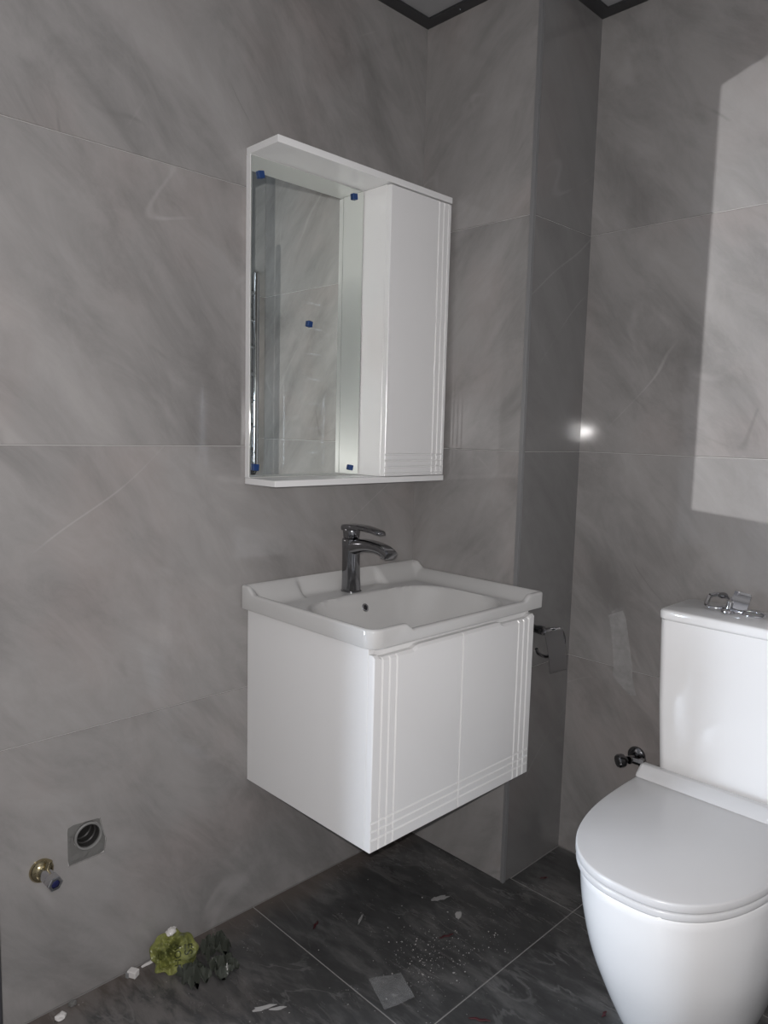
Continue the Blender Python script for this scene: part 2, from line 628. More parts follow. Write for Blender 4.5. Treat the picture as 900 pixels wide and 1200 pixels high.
# mortar bed inside the cut-out: a ring of rough mortar
bm = bmesh.new()
n = 40
ring_o, ring_i = [], []
for i in range(n):
    a = 2 * PI * i / n
    d = Vector((0, math.cos(a), math.sin(a)))
    best = 9
    for (p, q) in zip(POLY, POLY[1:] + POLY[:1]):
        e = Vector((0, q[0] - p[0], q[1] - p[1]))
        den = d.y * e.z - d.z * e.y
        if abs(den) < 1e-9:
            continue
        wx, wz = p[0] - DC.y, p[1] - DC.z
        t = (wx * e.z - wz * e.y) / den
        s = (wx * d.z - wz * d.y) / den
        if t > 0 and -1e-6 <= s <= 1 + 1e-6:
            best = min(best, t)
    ring_o.append(DC + d * max(best - 0.001, 0.031))
    ring_i.append(DC + d * 0.0302)
rows = []
for k in range(4):
    t = k / 3
    rows.append([Vector((-0.0022 + 0.002 * R.random() * (0 < k < 3) + (0.001 if k == 3 else 0), 0, 0)) + a.lerp(b, t) for a, b in zip(ring_o, ring_i)])
loft(bm, rows, False, False)
part('mortar_bed', bm, M_MORTAR, dr)

# ------------------------------------------------------------------ stop valve left of the drain
vc = Vector((0, -1.097, 0.323))
va = thing('angle_valve', 'chrome stop valve with brass rosette on the left wall beside the drain pipe', 'valve', vc)
bm = lathe(bmesh.new(), [(0.0245, 0.0), (0.0245, 0.003), (0.0238, 0.006), (0.0205, 0.011), (0.015, 0.015), (0.012, 0.016), (0.0, 0.0165)], vc, (1, 0, 0), 40)
part('rosette', bm, M_BRASS, va, 50)
bm = lathe(bmesh.new(), [(0.0, 0.010), (0.0115, 0.010), (0.0115, 0.022), (0.0135, 0.024), (0.0135, 0.040), (0.0105, 0.041), (0.0, 0.041)], vc, (1, 0.12, -0.10), 28)
part('valve_body', bm, M_CHROME, va, 40)
ax = Vector((1, 0.12, -0.10)).normalized()
bm = lathe(bmesh.new(), [(0.0, 0.040), (0.0150, 0.040), (0.0162, 0.042), (0.0162, 0.058), (0.0145, 0.060), (0.0095, 0.060), (0.0092, 0.050), (0.0, 0.0495)], vc, ax, 6)
nut = part('nut', bm, M_CHROME, va)
bm = lathe(bmesh.new(), [(0.0, 0.049), (0.0080, 0.049), (0.0080, 0.0585), (0.0066, 0.0595), (0.0, 0.0595)], vc, ax, 20)
o = part('plug', bm, M_BLUEHOLE, nut, 40)
o['label'] = 'dark blue plug'
bm = bmesh.new()
tube(bm, [vc + Vector((0.018, 0.004, 0.006)), vc + Vector((0.020, 0.008, 0.020)), vc + Vector((0.021, 0.010, 0.026))], 0.0062, 12)
part('spindle', bm, M_BRASS, va, 40)

# ------------------------------------------------------------------ mirror cabinet
Y0, Y1, Z0, Z1, DX = -0.602, -0.011, 1.109, 1.887, 0.122
CY = -0.247                            # near side of the cupboard
mc = thing('mirror_cabinet', 'white wall-hung mirror cabinet with a grooved side door above the washbasin', 'mirror cabinet', (0, (Y0 + Y1) / 2, Z0))
part('back_panel', nb(0.0003, 0.016, Y0, CY + 0.02, Z0 + 0.0155, Z1 - 0.0165), M_WHITE, mc)
part('top_board', nb(0.0003, DX, Y0, Y1, Z1 - 0.016, Z1, 0.0012, 2), M_WHITE, mc)
part('bottom_board', nb(0.0003, DX, Y0, Y1, Z0, Z0 + 0.015, 0.0012, 2), M_WHITE, mc)
part('cupboard', nb(0.0165, 0.1035, CY, Y1 - 0.003, Z0 + 0.0155, Z1 - 0.0165, 0.0008, 1), M_WHITE, mc)
bm = nb(0.0165, 0.0205, Y0 + 0.001, CY - 0.003, Z0 + 0.017, Z1 - 0.019, 0.0006, 1)
mir = part('mirror', bm, M_MIRROR, mc)
mir['label'] = 'frameless mirror glass'


def groove_axis(lo, hi, grooves, wd):
    """sorted coordinates with four support points per groove and its depth factor"""
    pts = {lo: 0.0, hi: 0.0}
    for g in grooves:
        pts[g - wd / 2] = 0.0
        pts[g - wd / 6] = 1.0
        pts[g + wd / 6] = 1.0
        pts[g + wd / 2] = 0.0
    return sorted(pts.items())


def grooved_door(yr, zr, x0, x1, gy, gz, wd=0.0055, dep=0.0026, top_cut=None):
    """door leaf whose front (x1) carries milled grooves along z at gy and along y at gz"""
    bm = bmesh.new()
    bv = 0.0015
    ys = groove_axis(yr[0] + bv, yr[1] - bv, gy, wd)
    zs = groove_axis(zr[0] + bv, zr[1] - bv, gz, wd)
    if top_cut:
        extra = [(yr[0] + bv + (yr[1] - yr[0] - 2 * bv) * i / 24, 0.0) for i in range(1, 24)]
        ks = [a for a, _ in ys]
        ys = sorted(ys + [e for e in extra if min(abs(e[0] - q) for q in ks) > 0.004])
    G = []
    for zi, (z, fz) in enumerate(zs):
        row = []
        for y, fy in ys:
            f = max(fy, fz)
            # vertical grooves win over the pads between crossings
            zz = z
            if top_cut and zi == len(zs) - 1:
                zz = z - top_cut(y)
            row.append(bm.verts.new((x1 - dep * f, y, zz)))
        G.append(row)
    for i in range(len(G) - 1):
        for j in range(len(ys) - 1):
            bm.faces.new((G[i][j], G[i][j + 1], G[i + 1][j + 1], G[i + 1][j]))
    # perimeter: chamfer, edge, back
    per = G[0][:] + [r[-1] for r in G[1:]] + G[-1][-2::-1] + [r[0] for r in G[-2:0:-1]]
    n = len(per)
    cy, cz = (yr[0] + yr[1]) / 2, (zr[0] + zr[1]) / 2

    def out(v, x):
        c = v.co
        y = yr[0] if c.y < yr[0] + bv * 1.01 else (yr[1] if c.y > yr[1] - bv * 1.01 else c.y)
        if c.z < zr[0] + bv * 1.01:
            z = zr[0]
        elif v in tops:
            z = c.z + (0.006 if top_cut else bv)
        else:
            z = c.z
        return Vector((x, y, z))
    tops = set(G[-1])
    r1 = [bm.verts.new(out(v, (x1 - 0.006 if (v in tops and top_cut) else x1 - bv))) for v in per]
    r2 = [bm.verts.new(Vector((x0, v.co.y, v.co.z))) for v in r1]
    for a, b in ((per, r1), (r1, r2)):
        for i in range(n):
            j = (i + 1) % n
            bm.faces.new((a[i], a[j], b[j], b[i]))
    bm.faces.new(r2)
    return bm


bm = grooved_door((CY, Y1 - 0.002), (Z0 + 0.0165, Z1 - 0.0195), 0.1045, 0.1212,
                  [-0.0635, -0.0445, -0.0255], [1.133, 1.150, 1.167, 1.184])
md_ = part('door', bm, M_WHITE, mc)
md_['label'] = 'grooved white cupboard door'
# blue foam pads
for y, z, s in ((-0.577, 1.829, 0.0080), (-0.284, 1.847, 0.0075), (-0.427, 1.507, 0.0070), (-0.587, 1.150, 0.0080), (-0.280, 1.145, 0.0070)):
    b = nb(0.0207, 0.0275, -s, s, -s, s, 0.0012, 1)
    bmesh.ops.rotate(b, verts=b.verts, cent=(0, 0, 0), matrix=Matrix.Rotation(R.uniform(-0.3, 0.3), 3, 'X'))
    bmesh.ops.translate(b, verts=b.verts, vec=(0, y, z))
    pd = part('foam_pad', b, M_BLUE, mc)
    pd['label'] = 'small blue foam pad'

# ------------------------------------------------------------------ vanity unit
VY0, VY1, VZ0, VZ1, VX = -0.592, -0.020, 0.357, 0.8022, 0.437
vu = thing('vanity_cabinet', 'white wall-hung vanity cabinet with two grooved doors below the washbasin', 'cabinet', (0, (VY0 + VY1) / 2, VZ0))
part('side_panel', nb(0.0005, VX, VY0, VY0 + 0.016, VZ0, VZ1, 0.001, 1), M_WHITE, vu)
part('side_panel', nb(0.0005, VX, VY1 - 0.016, VY1, VZ0, VZ1, 0.001, 1), M_WHITE, vu)
part('bottom_panel', nb(0.0005, VX - 0.002, VY0 + 0.0165, VY1 - 0.0165, VZ0 + 0.001, VZ0 + 0.017), M_WHITE, vu)
part('back_panel', nb(0.0005, 0.006, VY0 + 0.0165, VY1 - 0.0165, VZ0 + 0.018, VZ1 - 0.001), M_WHITE, vu)
part('front_rail', nb(VX - 0.008, VX, VY0 + 0.0165, VY1 - 0.0165, VZ1 - 0.060, VZ1), M_WHITE, vu)


def scoop(a, b):
    return lambda y: 0.007 * sstep((y - a) / 0.02) * (1 - sstep((y - b + 0.02) / 0.02))


ymid = (VY0 + VY1) / 2
gz = [0.386, 0.405, 0.424]
bm = grooved_door((VY0, ymid - 0.0012), (VZ0 + 0.001, 0.781), VX + 0.0008, VX + 0.0185, [-0.5680, -0.5465, -0.5250], gz, 0.006, 0.003, scoop(-0.583, -0.455))
part('door', bm, M_WHITE, vu)
bm = grooved_door((ymid + 0.0012, VY1), (VZ0 + 0.001, 0.781), VX + 0.0008, VX + 0.0185, [-0.0870, -0.0655, -0.0440], gz, 0.006, 0.003, scoop(-0.165, -0.030))
part('door', bm, M_WHITE, vu)

# ------------------------------------------------------------------ washbasin
BW, BL = 0.470, 0.612
BY = -0.612
ZB = 0.8030
DECK = 0.8165


def axis_pts(L):
    e = [0, 0.0006, 0.0015, 0.003, 0.005, 0.0075, 0.010, 0.0125, 0.015, 0.0175, 0.020]
    n = int((L - 0.04) / 0.0058)
    return e + [0.02 + (L - 0.04) * i / n for i in range(1, n)] + [L - v for v in e[::-1]]


def basin_h(x, y):
    """height of the washbasin's top, x from the wall, y from the near end"""
    dn, df, db, dfr = y, BL - y, x, BW - x
    side = 0.8440 + 0.0180 * sstep((0.052 - x) / 0.030)
    front = 0.8290 + 0.0150 * max(sstep((0.125 - y) / 0.028), sstep((y - (BL - 0.085)) / 0.028))

    def fall(d, flat, wd):
        t = max(0.0, min(1.0, (d - flat) / wd))
        return (1 - t) ** 2 * (1 + 1.2 * t)
    h = DECK
    recess = sstep((y - 0.150) / 0.02) * (1 - sstep((y - 0.435) / 0.02))
    h = max(h, DECK + (0.862 - DECK) * fall(db, 0.008, 0.062 - 0.034 * recess))
    h = max(h, DECK + (side - DECK) * fall(dn, 0.009, 0.045))
    h = max(h, DECK + (side - DECK) * fall(df, 0.009, 0.050))
    h = max(h, DECK + (front - DECK) * fall(dfr, 0.012, 0.016))
    # bowl
    a, b = 0.168, 0.238
    q = ((abs(x - 0.272) / a) ** 3.6 + (abs(y - 0.308) / b) ** 3.6) ** (1 / 3.6)
    if q < 1:
        d = 1 - q
        f = 1 - (1 - min(d / 0.50, 1)) ** 1.7
        f *= sstep(d / 0.05 + 0.25) if d < 0.0375 else 1.0
        h -= 0.118 * f
    r = 0.006
    d = min(dn, df, db, dfr)
    if d < r:
        h -= r - math.sqrt(max(r * r - (r - d) ** 2, 0))
    return h


bm = bmesh.new()
xs, ys = axis_pts(BW), axis_pts(BL)
G = []
for x in xs:
    row = []
    for y in ys:
        h = basin_h(x, y)
        px, py = x, y
        for cx, cy, r, sx, sy in ((BW, 0, 0.030, -1, 1), (BW, BL, 0.014, -1, -1), (0, 0, 0.006, 1, 1), (0, BL, 0.006, 1, -1)):
            u, v = r - (px - cx) * sx, r - (py - cy) * sy
            if u > 0 and v > 0 and abs(px - cx) <= r and abs(py - cy) <= r:
                L = math.hypot(u, v)
                m_ = max(u, v)
                px, py = cx + sx * (r - u / L * m_), cy + sy * (r - v / L * m_)
                break
        row.append(bm.verts.new((px + 0.0004, py + BY, h)))
    G.append(row)
for i in range(len(xs) - 1):
    for j in range(len(ys) - 1):
        bm.faces.new((G[i][j], G[i + 1][j], G[i + 1][j + 1], G[i][j + 1]))
per = G[0][:] + [r[-1] for r in G[1:]] + G[-1][-2::-1] + [r[0] for r in G[-2:0:-1]]
cxy = Vector((BW / 2, BY + BL / 2, 0))
prev = per
for zz, ins in ((ZB + 0.003, 0.0), (ZB + 0.0008, 0.0006), (ZB, 0.003), (ZB, 0.022)):
    cur = []
    for v in per:
        x, y = v.co.x, v.co.y
        x = x - ins if x > BW / 2 else x
        y = y + ins if y < cxy.y else y - ins
        cur.append(bm.verts.new((x, y, zz)))
    for i in range(len(per)):
        j = (i + 1) % len(per)
        bm.faces.new((prev[i], prev[j], cur[j], cur[i]))
    prev = cur
wbn = thing('washbasin', 'white ceramic washbasin with raised rim on top of the vanity cabinet', 'washbasin', (0, BY + BL / 2, ZB))
part('bowl', bm, M_BASIN, wbn, 50)
# overflow ring on the rear inner wall of the bowl
oy = -0.305
ox = 0.12
while basin_h(ox, oy - BY) > 0.784:
    ox += 0.0005
nrm = Vector((basin_h(ox - 0.002, oy - BY) - basin_h(ox + 0.002, oy - BY), 0, 0.004)).normalized()
oc = Vector((ox, oy, basin_h(ox, oy - BY)))
bm = lathe(bmesh.new(), [(0.0065, -0.003), (0.0105, -0.001), (0.0112, 0.001), (0.0100, 0.0022), (0.0072, 0.0022), (0.0062, 0.0008), (0.0060, -0.003)], oc, nrm, 28, False)
ov = part('overflow_ring', bm, M_CHROME, wbn, 50)
bm = lathe(bmesh.new(), [(0.0, 0.0012), (0.0063, 0.0012), (0.0063, 0.0), (0, 0)], oc, nrm, 20)
part('overflow_hole', bm, M_BLACK, ov)
bm = lathe(bmesh.new(), [(0.022, -0.002), (0.0225, 0.001), (0.019, 0.0035), (0.008, 0.0045), (0.0, 0.0046)], (0.272, -0.304, basin_h(0.272, 0.308)), (0, 0, 1), 28)
part('drain_plug', bm, M_CHROME, wbn, 40)

# ------------------------------------------------------------------ faucet
FXc, FYc = 0.063, -0.305
fz0 = DECK + 0.0002
fa = thing('basin_faucet', 'chrome single-lever faucet standing on the washbasin', 'faucet', (FXc, FYc, fz0))
bm = bmesh.new()
rings = []
for z, hw, hd, cx, r in ((fz0, 0.0255, 0.0255, 0.0635, 0.0200), (fz0 + 0.003, 0.0255, 0.0255, 0.0635, 0.0200), (fz0 + 0.004, 0.0235, 0.0240, 0.0630, 0.0190),
                         (0.85, 0.0225, 0.0230, 0.0620, 0.0180), (0.90, 0.0220, 0.0220, 0.0605, 0.0175), (0.93, 0.0215, 0.0225, 0.0600, 0.0170),
                         (0.950, 0.0215, 0.0240, 0.0600, 0.0170), (0.957, 0.0205, 0.0235, 0.0600, 0.0170), (0.959, 0.0190, 0.0215, 0.0600, 0.0165)):
    rings.append([Vector((p[0], p[1], z)) for p in rrect(cx, FYc, hd, hw, r, 6)])
loft(bm, rings)
part('body', bm, M_DCHROME, fa, 45)
bm = bmesh.new()
rings = []
sp = smooth_path([(0.052, 0, 0.930), (0.085, 0, 0.940), (0.120, 0, 0.9465), (0.155, 0, 0.9470), (0.182, 0, 0.9435), (0.201, 0, 0.9365), (0.212, 0, 0.929)], 4)
for i, p in enumerate(sp):
    t = i / (len(sp) - 1)
    th = 0.020 - 0.0085 * sstep(t * 1.5) + 0.001 * t
    hw = 0.0205 - 0.0005 * t
    if i == len(sp) - 1:
        th, hw = th * 0.55, hw * 0.8
    d = (sp[min(i + 1, len(sp) - 1)] - sp[max(i - 1, 0)]).normalized()
    nrm2 = Vector((-d.z, 0, d.x))
    rings.append([Vector((p.x, FYc, p.z)) + Vector((0, 1, 0)) * a + nrm2 * b for a, b in rrect(0, 0, hw, th, th * 0.8, 5)])
loft(bm, rings)
spo = part('spout', bm, M_DCHROME, fa, 50)
bm = lathe(bmesh.new(), [(0.0, 0.0), (0.0110, 0.0), (0.0115, 0.002), (0.0115, 0.010), (0.0, 0.011)], (0.186, FYc, 0.9235), (0.12, 0, 1), 24)
part('aerator', bm, M_STEEL, spo, 40)
bm = bmesh.new()
loft(bm, [[Vector((p[0], p[1], z)) for p in rrect(0.0600, FYc, 0.0220 + g, 0.0205 + g, 0.0170, 6)]
          for z, g in ((0.9595, -0.003), (0.9605, -0.0015), (0.963, -0.0008), (0.980, 0.0), (0.984, -0.001))])
part('cartridge_cap', bm, M_DCHROME, fa, 40)
bm = bmesh.new()
rings = []
for x, zt, th, hw in ((0.0345, 0.990, 0.006, 0.012), (0.0370, 0.9905, 0.008, 0.0175), (0.05, 0.992, 0.0085, 0.0215), (0.085, 0.9945, 0.0075, 0.021),
                      (0.115, 0.9945, 0.0055, 0.0185), (0.145, 0.9915, 0.0045, 0.0165), (0.168, 0.9880, 0.0045, 0.0155), (0.176, 0.9865, 0.004, 0.012), (0.179, 0.9858, 0.0025, 0.007)):
    rings.append([Vector((x, FYc + a, zt - th / 2 + b)) for a, b in rrect(0, 0, hw, th, th * 0.75, 4)])
loft(bm, rings)
part('lever', bm, M_DCHROME, fa, 45)

# ------------------------------------------------------------------ toilet
TX = 0.9246


def dring(hw, yf, yb, z, n=56, p=2.52, ys=-0.033, shrink=0.0):
    """D-shaped outline: flat back at yb, straight sides to ys, round front at yf"""
    hw, yf, yb = hw - shrink, yf + shrink, yb - shrink
    out = []
    for i in range(n + 1):
        a = PI * i / n                      # 0..pi : right side over the front to the left side
        c, s = math.cos(a), math.sin(a)
        x = hw * math.copysign(abs(c) ** (2 / p), c)
        y = ys - (ys - yf) * abs(s) ** (2 / p)
        out.append(Vector((TX + x, y, z)))
    rb = min(0.02, hw * 0.3)
    for k in range(1, 5):
        a = math.radians(180 - 90 * k / 4)
        out.append(Vector((TX - hw + rb + rb * math.cos(a), yb - rb + rb * math.sin(a), z)))
    for k in range(0, 4):
        a = math.radians(90 - 90 * k / 4)
        out.append(Vector((TX + hw - rb + rb * math.cos(a), yb - rb + rb * math.sin(a), z)))
    return out


to = thing('toilet', 'white close-coupled toilet with closed lid standing against the back wall', 'toilet', (TX, 0.0, 0))
bm = bmesh.new()
keys = [Vector(q) for q in ((0.130, -0.240, 0.0), (0.156, -0.297, 0.1), (0.178, -0.346, 0.2), (0.1895, -0.378, 0.3), (0.1925, -0.395, 0.385))]
prof = [(0.0, 0.128, -0.237)] + [(q.z, q.x, q.y) for q in smooth_path(keys, 5)][1:] + [(0.390, 0.191, -0.393), (0.392, 0.188, -0.390)]
loft(bm, [dring(hw, yf, 0.272, z, p=2.4, ys=-0.03 + 0.03 * max(0.0, 1 - z / 0.3)) for z, hw, yf in prof])
part('bowl', bm, M_CERAMIC, to, 40)


def slab(z0, z1, hw, yf, yb, r=0.004):
    bm = bmesh.new()
    loft(bm, [dring(hw, yf, yb, z0, shrink=r * 0.8), dring(hw, yf, yb, z0 + r * 0.5, shrink=r * 0.15), dring(hw, yf, yb, z0 + r),
              dring(hw, yf, yb, z1 - r), dring(hw, yf, yb, z1 - r * 0.35, shrink=r * 0.3), dring(hw, yf, yb, z1, shrink=r)])
    return bm


part('seat_ring', slab(0.3935, 0.4095, 0.1945, -0.4015, 0.060), M_SEAT, to, 40)
lid = part('lid', slab(0.4115, 0.4300, 0.1955, -0.4045, 0.060, 0.004), M_SEAT, to, 40)
# raised hinge bar at the back of the lid
bm = bmesh.new()
rings = []
for x in (TX - 0.1955, TX - 0.1895, TX + 0.1895, TX + 0.1955):
    e = 0.004 if abs(x - TX) > 0.193 else 0.0
    rings.append([Vector((x, y, z)) for y, z in ((0.030 + e, 0.4305), (0.034 + e, 0.436), (0.050 + e, 0.4535 - e), (0.058, 0.456 - e), (0.070, 0.455 - e), (0.074 - e, 0.450 - e), (0.074 - e, 0.4095), (0.062, 0.4095), (0.062, 0.4305))])
loft(bm, rings)
part('hinge_bar', bm, M_SEAT, lid, 35)
for s in (-1, 1):
    bm = lathe(bmesh.new(), [(0, 0.3925), (0.012, 0.3925), (0.012, 0.412), (0.010, 0.416), (0, 0.417)], (TX + s * 0.075, 0.0815, 0), (0, 0, 1), 20)
    part('hinge_bolt', bm, M_SEAT, to, 40)
# tank
bm = bmesh.new()
rings = []
for z, hw, y0 in ((0.3925, 0.165, 0.108), (0.396, 0.170, 0.103), (0.43, 0.1735, 0.099), (0.60, 0.183, 0.092), (0.78, 0.1880, 0.087), (0.812, 0.1885, 0.0865)):
    rings.append([Vector((a, b, z)) for a, b in rrect(TX, (y0 + 0.270) / 2, hw, (0.270 - y0) / 2, 0.022, 6)])
loft(bm, rings)
part('tank', bm, M_CERAMIC, to, 40)
bm = bmesh.new()
rings = []
for z, g in ((0.8125, -0.003), (0.815, -0.0005), (0.818, 0.0), (0.830, 0.0), (0.834, -0.0015), (0.836, -0.005)):
    rings.append([Vector((a, b, z)) for a, b in rrect(TX, (0.0835 + 0.272) / 2, 0.191 + g, (0.272 - 0.0835) / 2 + g, 0.022, 6)])
loft(bm, rings)
part('tank_lid', bm, M_CERAMIC, to, 40)
bm = lathe(bmesh.new(), [(0.006, 0.0), (0.009, 0.004), (0.009, 0.012), (0.006, 0.016), (0, 0.017)], (TX - 0.112, -0.155, 0.030), (-1, -0.5, 0), 16)
part('floor_bolt_cap', bm, M_SEAT, to, 40)

# ------------------------------------------------------------------ water valve by the toilet
tv = Vector((0.612, YB, 0.366))
tvo = thing('angle_valve', 'dark chrome water valve on the back wall beside the toilet tank', 'valve', tv)
bm = lathe(bmesh.new(), [(0.026, 0.0), (0.026, 0.003), (0.024, 0.006), (0.015, 0.010), (0.0, 0.011)], tv, (0, -1, 0), 32)
part('rosette', bm, M_DCHROME, tvo, 50)
bm = bmesh.new()
tube(bm, [tv + Vector((0, -0.006, 0)), tv + Vector((0, -0.045, 0))], 0.0105, 16)
part('valve_body', bm, M_DCHROME, tvo, 40)
bm = lathe(bmesh.new(), [(0, 0.0), (0.009, 0.0), (0.010, 0.012), (0.017, 0.014), (0.0185, 0.018), (0.0185, 0.030), (0.016, 0.034), (0.0, 0.035)], tv + Vector((-0.006, -0.036, -0.002)), (-0.55, -0.83, -0.1), 12)
kn = part('handwheel', bm, M_DCHROME, tvo, 30)
bm = lathe(bmesh.new(), [(0, 0), (0.0095, 0), (0.0095, 0.02), (0.0115, 0.021), (0.0115, 0.036), (0.009, 0.037), (0, 0.037)], tv + Vector((0.004, -0.034, 0)), (1, 0, 0.05), 6)
part('nut', bm, M_DCHROME, tvo)
bm = bmesh.new()
tube(bm, smooth_path([tv + Vector((0.038, -0.034, 0.002)), tv + Vector((0.075, -0.030, 0.0)), tv + Vector((0.12, -0.018, 0.012)), tv + Vector((0.14, -0.012, 0.024))], 5), 0.0055, 10)
part('hose', bm, M_STEEL, tvo, 40)

# ------------------------------------------------------------------ toilet-roll holder on the side of the boxed-in corner
hx = WB
hc = Vector((hx + 0.0002, 0.060, 0.722))
ho = thing('toilet_paper_holder', 'chrome toilet paper holder with flap on the narrow dark side of the tiled box', 'paper holder', hc)
bm = lathe(bmesh.new(), [(0.021, 0.0), (0.021, 0.004), (0.019, 0.008), (0.012, 0.012), (0.010, 0.030), (0.012, 0.040), (0.012, 0.052), (0.0, 0.054)], hc, (1, 0, 0), 28)
part('wall_mount', bm, M_DCHROME, ho, 45)
px = hx + 0.0485
bm = bmesh.new()
tube(bm, smooth_path([(px, 0.058, 0.722), (px, 0.095, 0.720), (px, 0.140, 0.713), (px, 0.160, 0.703), (px, 0.173, 0.680), (px, 0.170, 0.659), (px, 0.150, 0.647), (px, 0.110, 0.643), (px, 0.075, 0.647), (px, 0.045, 0.662), (px, 0.036, 0.676)], 5), 0.0042, 10)
part('roll_bar', bm, M_DCHROME, ho, 40)
bm = bmesh.new()
rows = []
for k in range(9):
    t = k / 8
    z = 0.7185 - 0.120 * t
    bow = 0.010 * math.sin(min(t * 1.3, 1) * PI / 2)
    rows.append((z, px + 0.006 + bow - 0.004 * t))
ringsP = []
for i, (z, x) in enumerate(rows):
    t = i / 8
    a, b = 0.062 + 0.028 * t, 0.150 + 0.024 * t
    ringsP.append([Vector((x, a, z)), Vector((x, b, z - 0.004)), Vector((x - 0.0012, b, z - 0.004)), Vector((x - 0.0012, a, z))])
loft(bm, ringsP)
flp = part('flap', bm, M_STEEL, ho, 40)
bm = bmesh.new()
tube(bm, [(px + 0.004, 0.066, 0.7195), (px + 0.004, 0.094, 0.7175)], 0.0042, 10)
part('flap_hinge', bm, M_CHROME, flp, 40)
bm = bmesh.new()
tube(bm, [(px + 0.004, 0.112, 0.7165), (px + 0.004, 0.142, 0.7145)], 0.0042, 10)
part('flap_hinge', bm, M_CHROME, flp, 40)

# ------------------------------------------------------------------ pale sheet added for light the chrome paper holder throws on the back wall


def film_material(name, col, alpha, rough=0.25):
    m = mat(name, col, rough)
    k = N(m)
    tc = k.new('ShaderNodeTexCoord')
    n = k.noise(tc.outputs['Object'], 40, 4, 0.6)
    k.put(k.b.inputs['Alpha'], k.math('ADD', alpha - 0.15, k.math('MULTIPLY', n, 0.3)))
    return m


M_CAUSTIC = film_material('pale_caustic', (0.66, 0.65, 0.64), 0.40)


def strip_mesh(left, right, plane, thick, wob=0.0):
    """a thin sheet between two edge lines, plane(a, b, lift) -> Vector"""
    bm = bmesh.new()
    n, m = len(left), 5
    V = []
    for (a, b), (c, d) in zip(left, right):
        row = []
        for j in range(m + 1):
            t = j / m
            lift = thick + wob * (0.5 + 0.5 * noise.noise(Vector((a * 30 + t * 2.1, b * 30, 3.3))))
            row.append(bm.verts.new(plane(a + (c - a) * t, b + (d - b) * t, lift)))
        V.append(row)
    for i in range(n - 1):
        for j in range(m):
            bm.faces.new((V[i][j], V[i][j + 1], V[i + 1][j + 1], V[i + 1][j]))
    geom = bmesh.ops.solidify(bm, geom=bm.faces[:], thickness=thick * 0.5)
    return bm


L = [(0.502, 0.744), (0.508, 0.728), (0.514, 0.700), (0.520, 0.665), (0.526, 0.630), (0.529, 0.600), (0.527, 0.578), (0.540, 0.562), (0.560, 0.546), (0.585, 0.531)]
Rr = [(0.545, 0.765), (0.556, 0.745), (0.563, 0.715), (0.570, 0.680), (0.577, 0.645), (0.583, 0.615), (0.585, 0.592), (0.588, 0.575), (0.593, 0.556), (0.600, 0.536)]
fs = obj('caustic_strip', strip_mesh(L, Rr, lambda a, b, l: Vector((a, YB - l, b)), 0.0008, 0.004), M_CAUSTIC, None, 60)
tag(fs, 'pale translucent sheet standing in for light thrown on the back wall left of the toilet tank', 'light stand-in')

# ------------------------------------------------------------------ chrome fitting lying on the toilet tank
cz = 0.8362
ch = thing('chrome_fitting', 'loose chrome holder parts lying on top of the toilet tank', 'fitting', (0.86, 0.19, cz))
# rounded wall plate standing up at the back
bm = bmesh.new()
ringsP = []
for i in range(9):
    t = i / 8
    z = cz + 0.004 + 0.042 * t
    y = 0.215 + 0.012 * math.sin(t * PI * 0.6)
    x0, x1 = 0.858 - 0.014 * (1 - t), 0.890 - 0.006 * (1 - t) + (0.004 if i < 8 else 0)
    ringsP.append([Vector((x0, y, z)), Vector((x1, y + 0.008, z - 0.004)), Vector((x1, y + 0.011, z - 0.004)), Vector((x0, y + 0.003, z))])
loft(bm, ringsP)
part('cover_plate', bm, M_CHROME, ch, 40)
bm = bmesh.new()
tube(bm, smooth_path([(0.802, 0.215, cz + 0.024), (0.806, 0.190, cz + 0.010), (0.818, 0.180, cz + 0.0055), (0.838, 0.185, cz + 0.0055), (0.852, 0.200, cz + 0.008), (0.852, 0.222, cz + 0.020), (0.835, 0.235, cz + 0.027), (0.815, 0.235, cz + 0.029), (0.803, 0.218, cz + 0.026)], 5), 0.0052, 10)
part('loop', bm, M_CHROME, ch, 40)
bm = bmesh.new()
lathe(bm, [(0.0, 0), (0.016, 0.0), (0.016, 0.004), (0.012, 0.007), (0.0075, 0.010), (0.0070, 0.024), (0.0085, 0.028), (0.0, 0.031)], (0.862, 0.178, cz), (0.1, 0.15, 1), 24)
part('post', bm, M_CHROME, ch, 40)
bm = bmesh.new()
rp = [(0.914 + 0.026 * math.cos(a), 0.190 + 0.017 * math.sin(a), cz + 0.0045 + 0.002 * math.sin(a)) for a in [2 * PI * k / 28 for k in range(27)]]
tube(bm, rp, 0.0040, 10)
part('ring', bm, M_CHROME, ch, 40)
bm = bmesh.new()
tube(bm, [(0.868, 0.180, cz + 0.008), (0.884, 0.178, cz + 0.0075), (0.896, 0.178, cz + 0.007)], 0.0058, 12, [0.0065, 0.0045, 0.006])
part('arm', bm, M_CHROME, ch, 40)
bm = bmesh.new()
lathe(bm, [(0, 0), (0.011, 0), (0.0115, 0.003), (0.009, 0.006), (0, 0.007)], (0.836, 0.212, cz + 0.031), (0.0, -0.25, 1), 20)
part('cap', bm, M_DCHROME, ch, 40)

